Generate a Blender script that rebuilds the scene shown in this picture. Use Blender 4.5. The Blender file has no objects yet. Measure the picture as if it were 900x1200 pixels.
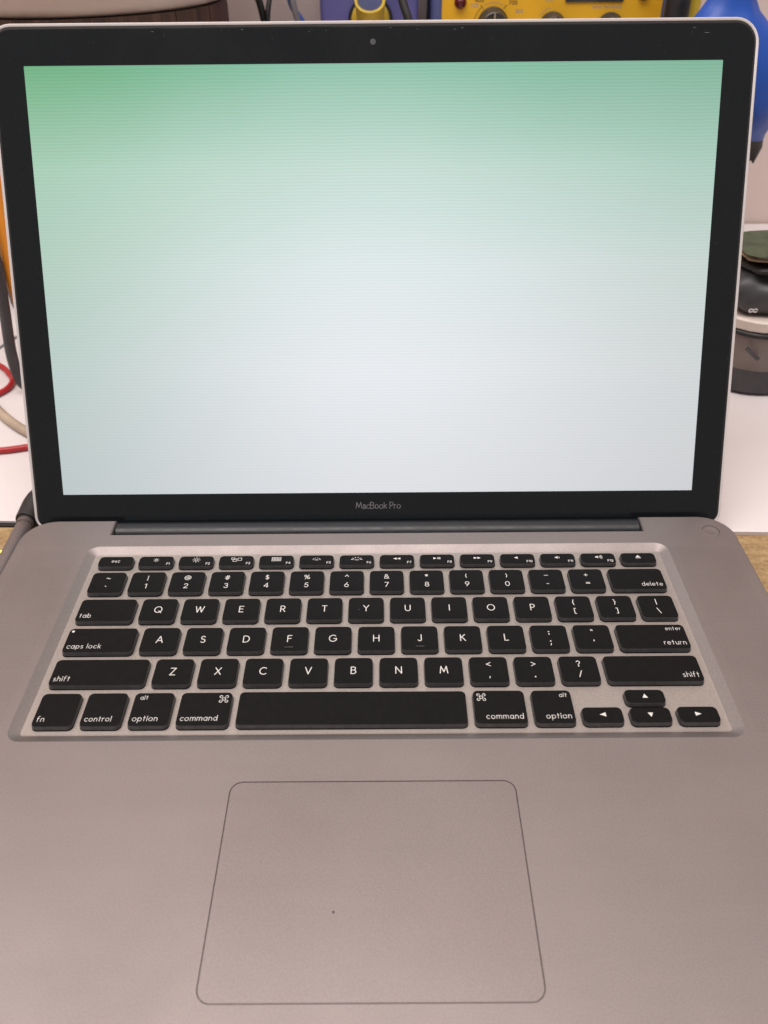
import bpy, bmesh, math, random
from mathutils import Vector, Matrix, geometry
random.seed(7)
S = bpy.context.scene
COL = S.collection
MM = 0.001
Z0 = 19.0                      # the deck of the laptop lies 19 mm above the bench top (z = 0)

# ------------------------------------------------------------------ camera
cam = bpy.data.cameras.new('camera')
co = bpy.data.objects.new('camera', cam)
COL.objects.link(co)
S.camera = co
co.location = (4.92 * MM, -300.61 * MM, (263.05 + Z0) * MM)
co.rotation_euler = (math.radians(52.5225), math.radians(0.446), math.radians(-0.1212))
cam.sensor_fit = 'VERTICAL'
cam.sensor_height = 36.0
cam.lens = 36.0 * 959.24 / 1200.0
cam.clip_start = 0.01
cam.clip_end = 50.0
cam.dof.use_dof = True
cam.dof.focus_distance = 0.38
cam.dof.aperture_fstop = 14.0

# ------------------------------------------------------------------ light of the workshop (indoors: room light + a ceiling panel + an added second one)
w = bpy.data.worlds.new('World')
S.world = w
w.use_nodes = True
bg = w.node_tree.nodes['Background']
bg.inputs[0].default_value = (1.0, 0.900, 0.875, 1)
bg.inputs[1].default_value = 0.34


def area(name, loc, aim, sx, sy, power, colr):
    l = bpy.data.lights.new(name, 'AREA')
    l.shape = 'RECTANGLE'
    l.size, l.size_y = sx, sy
    l.energy = power
    l.color = colr
    o = bpy.data.objects.new(name, l)
    COL.objects.link(o)
    o.location = loc
    o.rotation_euler = (Vector(aim) - Vector(loc)).to_track_quat('-Z', 'Y').to_euler()
    return o


area('overhead_panel_light', (-0.7, -0.30, 2.1), (-0.7, -0.30, 0), 2.4, 1.1, 58, (1.0, 0.93, 0.90))
area('overhead_panel_light', (0.9, -0.45, 2.1), (0.9, -0.45, 0), 1.4, 0.7, 12, (1.0, 0.93, 0.90))  # second panel, added to bring light onto the key fronts

S.view_settings.view_transform = 'Standard'
S.view_settings.look = 'None'
S.view_settings.exposure = 0.0
S.view_settings.gamma = 1.0
S.view_settings.use_curve_mapping = False


# ------------------------------------------------------------------ materials
def lin(r, g, b):
    f = lambda c: (c / 255) / 12.92 if c / 255 <= 0.04045 else ((c / 255 + 0.055) / 1.055) ** 2.4
    return (f(r), f(g), f(b), 1)


class T:
    """small node-tree helper"""
    def __init__(s, name):
        s.m = bpy.data.materials.new(name)
        s.m.use_nodes = True
        s.t = s.m.node_tree
        s.b = s.t.nodes['Principled BSDF']
        s.tc = s.t.nodes.new('ShaderNodeTexCoord')

    def n(s, kind, **kw):
        x = s.t.nodes.new(kind)
        for k, v in kw.items():
            setattr(x, k, v)
        return x

    def put(s, sock, v):
        if hasattr(v, 'is_linked') or isinstance(v, bpy.types.NodeSocket):
            s.t.links.new(v, sock)
        else:
            sock.default_value = v

    def math(s, op, a, b=0.0, c=0.0, clamp=False):
        x = s.n('ShaderNodeMath', operation=op, use_clamp=clamp)
        s.put(x.inputs[0], a)
        s.put(x.inputs[1], b)
        s.put(x.inputs[2], c)
        return x.outputs[0]

    def noise(s, scale, detail=3, rough=0.55, vec=None, dist=0.0):
        x = s.n('ShaderNodeTexNoise')
        x.inputs['Scale'].default_value = scale
        x.inputs['Detail'].default_value = detail
        x.inputs['Roughness'].default_value = rough
        x.inputs['Distortion'].default_value = dist
        s.t.links.new(vec or s.tc.outputs['Object'], x.inputs['Vector'])
        return x.outputs['Fac']

    def stretch(s, v):
        x = s.n('ShaderNodeMapping')
        x.inputs['Scale'].default_value = v
        s.t.links.new(s.tc.outputs['Object'], x.inputs['Vector'])
        return x.outputs[0]

    def ramp(s, fac, stops):
        x = s.n('ShaderNodeValToRGB')
        e = x.color_ramp.elements
        while len(e) < len(stops):
            e.new(0.5)
        for el, (p, c) in zip(e, stops):
            el.position = p
            el.color = c if len(c) == 4 else (*c, 1)
        s.put(x.inputs[0], fac)
        return x.outputs[0]

    def mix(s, fac, a, b, mode='MIX'):
        x = s.n('ShaderNodeMix', data_type='RGBA', blend_type=mode)
        s.put(x.inputs[0], fac)
        s.put(x.inputs[6], a)
        s.put(x.inputs[7], b)
        return x.outputs[2]

    def rng(s, v, a, b, c=0.0, d=1.0):
        x = s.n('ShaderNodeMapRange')
        s.put(x.inputs[0], v)
        for i, q in enumerate((a, b, c, d)):
            x.inputs[i + 1].default_value = q
        return x.outputs[0]

    def bump(s, h, strength, dist=0.0002):
        x = s.n('ShaderNodeBump')
        x.inputs['Strength'].default_value = strength
        x.inputs['Distance'].default_value = dist
        s.put(x.inputs['Height'], h)
        s.t.links.new(x.outputs[0], s.b.inputs['Normal'])

    def set(s, **kw):
        names = dict(col='Base Color', rough='Roughness', metal='Metallic', spec='Specular IOR Level', coat='Coat Weight',
                     coatr='Coat Roughness', em='Emission Color', ems='Emission Strength', tr='Transmission Weight', sheen='Sheen Weight')
        for k, v in kw.items():
            s.put(s.b.inputs[names[k]], v)
        return s


def plain(name, col, rough=0.5, metal=0.0, var=0.12, scale=60, bump=0.0, bscale=900, **kw):
    """one colour with uneven tone and gloss"""
    t = T(name)
    f = t.noise(scale, 4)
    c = t.mix(t.rng(f, 0.3, 0.7, 0, 1), tuple(x * (1 - var) for x in col[:3]) + (1,), tuple(min(1, x * (1 + var)) for x in col[:3]) + (1,))
    t.set(col=c, rough=t.rng(t.noise(scale * 2.3, 3), 0.3, 0.7, rough * 0.85, min(1, rough * 1.15)), metal=metal, **kw)
    if bump:
        t.bump(t.noise(bscale, 2), bump)
    return t.m


def aluminium(name, col, rough, grille=False, metal=0.88):
    t = T(name)
    grain = t.noise(2000, 2, 0.75)
    cloud = t.noise(9, 4, 0.6)
    streak = t.noise(1, 3, 0.6, t.stretch((6, 60, 6)))
    k = t.math('MULTIPLY_ADD', t.rng(grain, 0.25, 0.75, -1, 1), 0.17, 1.0)
    k = t.math('MULTIPLY_ADD', t.rng(cloud, 0.3, 0.7, -1, 1), 0.055, k)
    k = t.math('MULTIPLY_ADD', t.rng(streak, 0.3, 0.7, -1, 1), 0.02, k)
    if grille:
        # drilled speaker grilles in the deck on both sides of the keyboard (holes of half a millimetre)
        sep = t.n('ShaderNodeSeparateXYZ')
        t.t.links.new(t.tc.outputs['Object'], sep.inputs[0])
        pitch = 0.00125
        fx = t.math('SUBTRACT', t.math('FRACT', t.math('DIVIDE', sep.outputs[0], pitch)), 0.5)
        fy = t.math('SUBTRACT', t.math('FRACT', t.math('DIVIDE', sep.outputs[1], pitch)), 0.5)
        r = t.math('SQRT', t.math('ADD', t.math('MULTIPLY', fx, fx), t.math('MULTIPLY', fy, fy)))
        hole = t.math('LESS_THAN', r, 0.24)
        ax = t.math('ABSOLUTE', sep.outputs[0])
        inx = t.math('MULTIPLY', t.math('GREATER_THAN', ax, 0.1485), t.math('LESS_THAN', ax, 0.1765))
        iny = t.math('MULTIPLY', t.math('GREATER_THAN', sep.outputs[1], -0.100), t.math('LESS_THAN', sep.outputs[1], 0.012))
        top = t.math('GREATER_THAN', sep.outputs[2], -0.0004)
        hole = t.math('MULTIPLY', t.math('MULTIPLY', hole, top), t.math('MULTIPLY', inx, iny))
        k = t.math('MULTIPLY', k, t.math('MULTIPLY_ADD', hole, -0.17, 1.0))
    c = t.n('ShaderNodeVectorMath', operation='SCALE')
    c.inputs[0].default_value = col[:3]
    t.put(c.inputs['Scale'], k)
    smudge = t.noise(14, 5, 0.65, dist=0.6)
    t.set(col=c.outputs[0], metal=metal, rough=t.rng(smudge, 0.3, 0.7, rough - 0.05, rough + 0.06))
    t.bump(grain, 0.12, 0.00008)
    return t.m


M = {}
M['alu'] = aluminium('anodised_aluminium', (0.272, 0.236, 0.227), 0.52, True)
M['alu_well_lit'] = aluminium('lit_well_aluminium', (0.400, 0.357, 0.330), 0.55)  # same aluminium made paler: light on the well floor put into the colour
M['alu_pad'] = aluminium('trackpad_glass', (0.264, 0.228, 0.221), 0.50)
M['alu_rim'] = aluminium('lit_rim_aluminium', (0.82, 0.77, 0.76), 0.36, metal=0.5)  # same aluminium brightened: overhead light on the rim put into the colour


def key_mat():
    t = T('key_plastic')
    d = t.noise(260, 4, 0.6)
    worn = t.noise(45, 4, 0.6)
    t.set(col=t.mix(t.rng(d, 0.35, 0.75), (0.0040, 0.0037, 0.0039, 1), (0.0062, 0.0057, 0.0056, 1)),
          rough=t.rng(worn, 0.3, 0.7, 0.45, 0.65), spec=0.12)
    t.bump(t.noise(3500, 2), 0.10, 0.00005)
    return t.m


M['key'] = key_mat()
M['key_skirt'] = plain('key_plastic_lit', (0.042, 0.040, 0.0405), 0.33, var=0.25, scale=240)  # paler copy of the key plastic: light reflected by the skirts, as colour
M['legend'] = plain('legend_white', (0.64, 0.61, 0.58), 0.55, var=0.1, scale=900)
M['legend_dim'] = plain('legend_grey', (0.58, 0.55, 0.53), 0.55, var=0.1, scale=900)


def glass_mat():
    t = T('bezel_glass')
    haze = t.noise(16, 5, 0.65, dist=0.4)
    dust = t.noise(1300, 2, 0.5)
    c = t.mix(t.math('GREATER_THAN', dust, 0.735), (0.0056, 0.0076, 0.0092, 1), (0.035, 0.035, 0.035, 1))
    t.set(col=c, rough=t.rng(haze, 0.3, 0.75, 0.10, 0.26), spec=0.42)
    return t.m


M['glass'] = glass_mat()
M['gasket'] = plain('black_rubber_gasket', (0.012, 0.011, 0.011), 0.6, var=0.3, scale=120)
M['hinge'] = plain('hinge_black_plastic', (0.009, 0.010, 0.013), 0.42, var=0.2, scale=80)
M['black'] = plain('black_plastic', (0.014, 0.013, 0.013), 0.5, var=0.25, scale=70)
M['gap'] = plain('groove_dark', (0.007, 0.005, 0.004), 0.9, var=0.3, scale=300)
M['lens'] = plain('camera_lens_grey', (0.075, 0.08, 0.082), 0.3)
M['mark'] = plain('grey_print', (0.17, 0.165, 0.165), 0.5)
M['white_plastic'] = plain('white_plastic', (0.74, 0.71, 0.69), 0.45, var=0.04)
M['crumb'] = plain('crumb_dust', (0.40, 0.34, 0.28), 0.9, var=0.6, scale=900)
M['led'] = T('charge_light').set(col=(0.9, 0.45, 0.1, 1), em=(1.0, 0.42, 0.10, 1), ems=2.2).m
M['pin'] = plain('bright_metal', (0.9, 0.88, 0.86), 0.18, metal=1.0)


def screen_mat():
    # what the faulty panel shows: white, going green towards its top, crossed by fine scan lines
    t = T('lit_screen')
    sep = t.n('ShaderNodeSeparateXYZ')
    t.t.links.new(t.tc.outputs['Object'], sep.inputs[0])
    x = t.rng(sep.outputs[0], -0.1656, 0.1656)
    v = t.rng(sep.outputs[2], 0.0, 0.207)
    wob = t.math('MULTIPLY_ADD', t.math('SUBTRACT', t.noise(7, 2), 0.5), 0.10, v)
    L = t.ramp(wob, [(0.0, lin(191, 201, 202)), (0.30, lin(187, 206, 200)), (0.55, lin(178, 207, 191)), (0.78, lin(170, 209, 184)), (1.0, lin(114, 180, 132))])
    C = t.ramp(wob, [(0.0, lin(227, 229, 233)), (0.30, lin(237, 240, 244)), (0.55, lin(228, 238, 239)), (0.78, lin(202, 226, 217)), (1.0, lin(138, 194, 168))])
    R = t.ramp(wob, [(0.0, lin(210, 211, 214)), (0.30, lin(212, 216, 217)), (0.55, lin(202, 216, 211)), (0.78, lin(174, 207, 193)), (1.0, lin(132, 183, 156))])
    sm = lambda a, b: t.rng(x, a, b)
    def smooth(a, b):
        n = t.n('ShaderNodeMapRange', interpolation_type='SMOOTHSTEP')
        t.put(n.inputs[0], x)
        n.inputs[1].default_value, n.inputs[2].default_value = a, b
        return n.outputs[0]
    c = t.mix(smooth(-0.12, 0.50), L, C)
    c = t.mix(smooth(0.50, 1.10), c, R)
    col = t.math('FLOOR', t.math('DIVIDE', sep.outputs[0], 0.0132))
    ph = t.math('MULTIPLY', t.math('SINE', t.math('MULTIPLY', col, 2.4)), 0.45)
    ph = t.math('ADD', ph, t.math('MULTIPLY', sep.outputs[0], 2.0))
    wave = t.math('SINE', t.math('ADD', t.math('MULTIPLY', sep.outputs[2], 2 * math.pi / 0.00150), ph))
    amp = t.rng(v, 0.0, 1.0, 0.014, 0.048)
    k = t.math('MULTIPLY_ADD', wave, amp, 0.965)
    s = t.n('ShaderNodeVectorMath', operation='SCALE')
    t.t.links.new(c, s.inputs[0])
    t.put(s.inputs['Scale'], k)
    t.set(col=(0.004, 0.004, 0.004, 1), rough=0.12, spec=0.35, em=s.outputs[0], ems=0.98)
    return t.m


M['screen'] = screen_mat()


def wood_mat():
    t = T('worn_chipboard')
    a = t.noise(1, 5, 0.7, t.stretch((70, 190, 90)), 0.5)
    b = t.noise(420, 4, 0.65)
    c = t.noise(28, 3, 0.5)
    k = t.math('MULTIPLY_ADD', b, 0.45, t.math('MULTIPLY', a, 0.6))
    col = t.ramp(k, [(0.30, (0.10, 0.055, 0.022)), (0.46, (0.27, 0.165, 0.070)), (0.60, (0.40, 0.265, 0.125)), (0.78, (0.52, 0.385, 0.215))])
    t.set(col=t.mix(t.rng(c, 0.35, 0.7, 0, 0.35), col, (0.30, 0.22, 0.12, 1)), rough=0.75)
    t.bump(k, 0.5, 0.0008)
    return t.m


M['wood'] = wood_mat()
M['mat_white'] = plain('white_bench_sheet', (0.70, 0.645, 0.64), 0.55, var=0.03, scale=8)
M['wall'] = plain('beige_wall', (0.70, 0.575, 0.53), 0.85, var=0.05, scale=7, bump=0.15, bscale=300)
M['yellow'] = plain('yellow_panel', (0.80, 0.44, 0.018), 0.42, var=0.05, scale=30)
M['yellow2'] = plain('yellow_plastic', (0.62, 0.43, 0.03), 0.42, var=0.08, scale=40)
M['blue_case'] = plain('blue_grey_case', (0.085, 0.105, 0.26), 0.5, var=0.1)
M['violet'] = plain('violet_blue_panel', (0.115, 0.115, 0.34), 0.5, var=0.08, scale=25)
M['blue'] = plain('bright_blue_plastic', (0.012, 0.075, 0.40), 0.42, var=0.12, scale=30)
M['dark_blue'] = plain('dark_blue_lining', (0.02, 0.03, 0.10), 0.6)
M['dial'] = plain('dial_plastic', (0.030, 0.027, 0.023), 0.35, var=0.25, scale=150)
M['red'] = plain('red_cable', (0.42, 0.018, 0.022), 0.4, var=0.12)
M['red_led'] = plain('dark_red_lens', (0.10, 0.008, 0.012), 0.25)
M['print_dark'] = plain('dark_print', (0.10, 0.045, 0.03), 0.6)
M['print_grey'] = plain('faded_print', (0.42, 0.33, 0.24), 0.6)
M['orange'] = plain('orange_cable', (0.90, 0.33, 0.03), 0.45, var=0.08)
M['dark_cable'] = plain('dark_grey_cable', (0.052, 0.048, 0.055), 0.5)
M['grey_cable'] = plain('grey_cable', (0.27, 0.25, 0.27), 0.5)
M['blue_cable'] = plain('blue_cable', (0.06, 0.12, 0.42), 0.45)
M['beige_cable'] = plain('beige_cable', (0.40, 0.31, 0.23), 0.55, var=0.2)
M['olive'] = plain('olive_cloth', (0.060, 0.070, 0.042), 0.9, var=0.3, scale=90, bump=0.4)
M['tan'] = plain('tan_trim', (0.36, 0.26, 0.18), 0.8, var=0.2)
M['smoke'] = plain('smoked_plastic', (0.046, 0.043, 0.046), 0.22, var=0.35, scale=35)
M['taupe'] = plain('taupe_plastic', (0.17, 0.135, 0.122), 0.3, var=0.25, scale=28)
M['pouch'] = plain('charcoal_pouch', (0.050, 0.052, 0.056), 0.45, var=0.3, scale=45, bump=0.3, bscale=200)
M['cream'] = plain('cream_enamel', (0.66, 0.57, 0.51), 0.4, var=0.04, scale=12)


def drum_mat():
    t = T('brown_staves')
    a = t.noise(1, 4, 0.6, t.stretch((160, 160, 6)))
    t.set(col=t.ramp(a, [(0.3, (0.030, 0.017, 0.012)), (0.55, (0.075, 0.040, 0.029)), (0.75, (0.17, 0.095, 0.07))]), rough=0.6)
    return t.m


M['drum'] = drum_mat()

# ------------------------------------------------------------------ object helpers (millimetres in, metres out)
ORG = {}


def link(o, parent, origin, label=None, cat=None, group=None, kind=None):
    COL.objects.link(o)
    if parent:
        o.parent = parent
        p = ORG[parent.name]
        o.location = [(a - b) * MM for a, b in zip(origin, p)]
    else:
        o.location = (origin[0] * MM, origin[1] * MM, (origin[2] + Z0) * MM)
    ORG[o.name] = origin
    for k, v in (('label', label), ('category', cat), ('group', group), ('kind', kind)):
        if v:
            o[k] = v
    return o


def empty(name, origin, label, cat, group=None):
    o = bpy.data.objects.new(name, None)
    o.empty_display_size = 0.02
    return link(o, None, origin, label, cat, group)


def mesh(name, V, F, mats, sharp=35, fm=None):
    me = bpy.data.meshes.new(name)
    me.from_pydata([(v[0] * MM, v[1] * MM, v[2] * MM) for v in V], [], F)
    for m in (mats if isinstance(mats, (list, tuple)) else [mats]):
        me.materials.append(m)
    bm = bmesh.new()
    bm.from_mesh(me)
    if fm:
        bm.faces.ensure_lookup_table()
        for f, i in zip(bm.faces, fm):
            f.material_index = i
    bmesh.ops.recalc_face_normals(bm, faces=bm.faces)
    bm.to_mesh(me)
    bm.free()
    me.shade_smooth()
    me.set_sharp_from_angle(angle=math.radians(sharp))
    for p in me.polygons:          # flat caps and decks stay flat
        if p.loop_total != 4:
            p.use_smooth = False
    return me


def obj(name, V, F, mat, parent=None, origin=(0, 0, 0), sharp=35, label=None, cat=None, group=None, kind=None, fm=None):
    V = [(v[0] - origin[0], v[1] - origin[1], v[2] - origin[2]) for v in V]
    o = bpy.data.objects.new(name, mesh(name, V, F, mat, sharp, fm))
    return link(o, parent, origin, label, cat, group, kind)


def rrect(x0, x1, y0, y1, r, n=5):
    """rounded rectangle, counter-clockwise from bottom right; r may be (bl, br, tr, tl)"""
    if not isinstance(r, (tuple, list)):
        r = (r,) * 4
    out = []
    for cx, cy, rr, a in ((x1, y0, r[1], -90), (x1, y1, r[2], 0), (x0, y1, r[3], 90), (x0, y0, r[0], 180)):
        sx = -1 if cx == x1 else 1
        sy = -1 if cy == y1 else 1
        for i in range(n + 1):
            t = math.radians(a + 90 * i / n)
            out.append((cx + sx * rr + rr * math.cos(t), cy + sy * rr + rr * math.sin(t)))
    return out


def loft(loops, cap0=True, cap1=True, close=True):
    """loops of equal length -> side quads + caps"""
    V, F = [], []
    n = len(loops[0])
    for L in loops:
        V += L
    for k in range(len(loops) - 1):
        for i in range(n if close else n - 1):
            j = (i + 1) % n
            F.append((k * n + i, k * n + j, (k + 1) * n + j, (k + 1) * n + i))
    if cap0:
        F.append(tuple(range(n))[::-1])
    if cap1:
        F.append(tuple((len(loops) - 1) * n + i for i in range(n)))
    return V, F


def at(L, z):
    return [(p[0], p[1], z) for p in L]


def tube(pts, r, n=8, sub=6):
    """round cable through points (Catmull-Rom), r a number or one per point"""
    P = [Vector(p) for p in pts]
    R = r if isinstance(r, (list, tuple)) else [r] * len(P)
    Q, RR = [], []
    for i in range(len(P) - 1):
        a, b, c, d = P[max(i - 1, 0)], P[i], P[i + 1], P[min(i + 2, len(P) - 1)]
        for k in range(sub):
            t = k / sub
            Q.append(0.5 * ((2 * b) + (c - a) * t + (2 * a - 5 * b + 4 * c - d) * t * t + (3 * b - a - 3 * c + d) * t ** 3))
            RR.append(R[i] * (1 - t) + R[i + 1] * t)
    Q.append(P[-1])
    RR.append(R[-1])
    loops = []
    up = Vector((0.13, 0.31, 0.94))
    for i, q in enumerate(Q):
        d = (Q[min(i + 1, len(Q) - 1)] - Q[max(i - 1, 0)]).normalized()
        s = d.cross(up).normalized()
        u = s.cross(d).normalized()
        loops.append([tuple(q + RR[i] * (s * math.cos(2 * math.pi * k / n) + u * math.sin(2 * math.pi * k / n))) for k in range(n)])
    return loft(loops)


def lathe(prof, c, n=32, axis='z'):
    loops = []
    for r, h in prof:
        L = []
        for k in range(n):
            a = 2 * math.pi * k / n
            x, y = r * math.cos(a), r * math.sin(a)
            if axis == 'z':
                L.append((c[0] + x, c[1] + y, c[2] + h))
            else:                                   # axis pointing to -y
                L.append((c[0] + x, c[1] - h, c[2] + y))
        loops.append(L)
    return loft(loops)


def box(x0, x1, y0, y1, z0, z1, r=3.0, b=1.0, n=3):
    """box with rounded upright corners and bevelled rims"""
    a = rrect(x0, x1, y0, y1, r, n)
    i = rrect(x0 + b, x1 - b, y0 + b, y1 - b, max(r - b, 0.2), n)
    return loft([at(i, z0), at(a, z0 + b), at(a, z1 - b), at(i, z1)])


# ------------------------------------------------------------------ a small rounded stroke alphabet for everything printed
def arc(cx, cy, rx, ry, a0, a1, n=9):
    return [(cx + rx * math.cos(math.radians(a0 + (a1 - a0) * i / n)), cy + ry * math.sin(math.radians(a0 + (a1 - a0) * i / n))) for i in range(n + 1)]


def dot(x, y):
    return ('dot', x, y)


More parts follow.
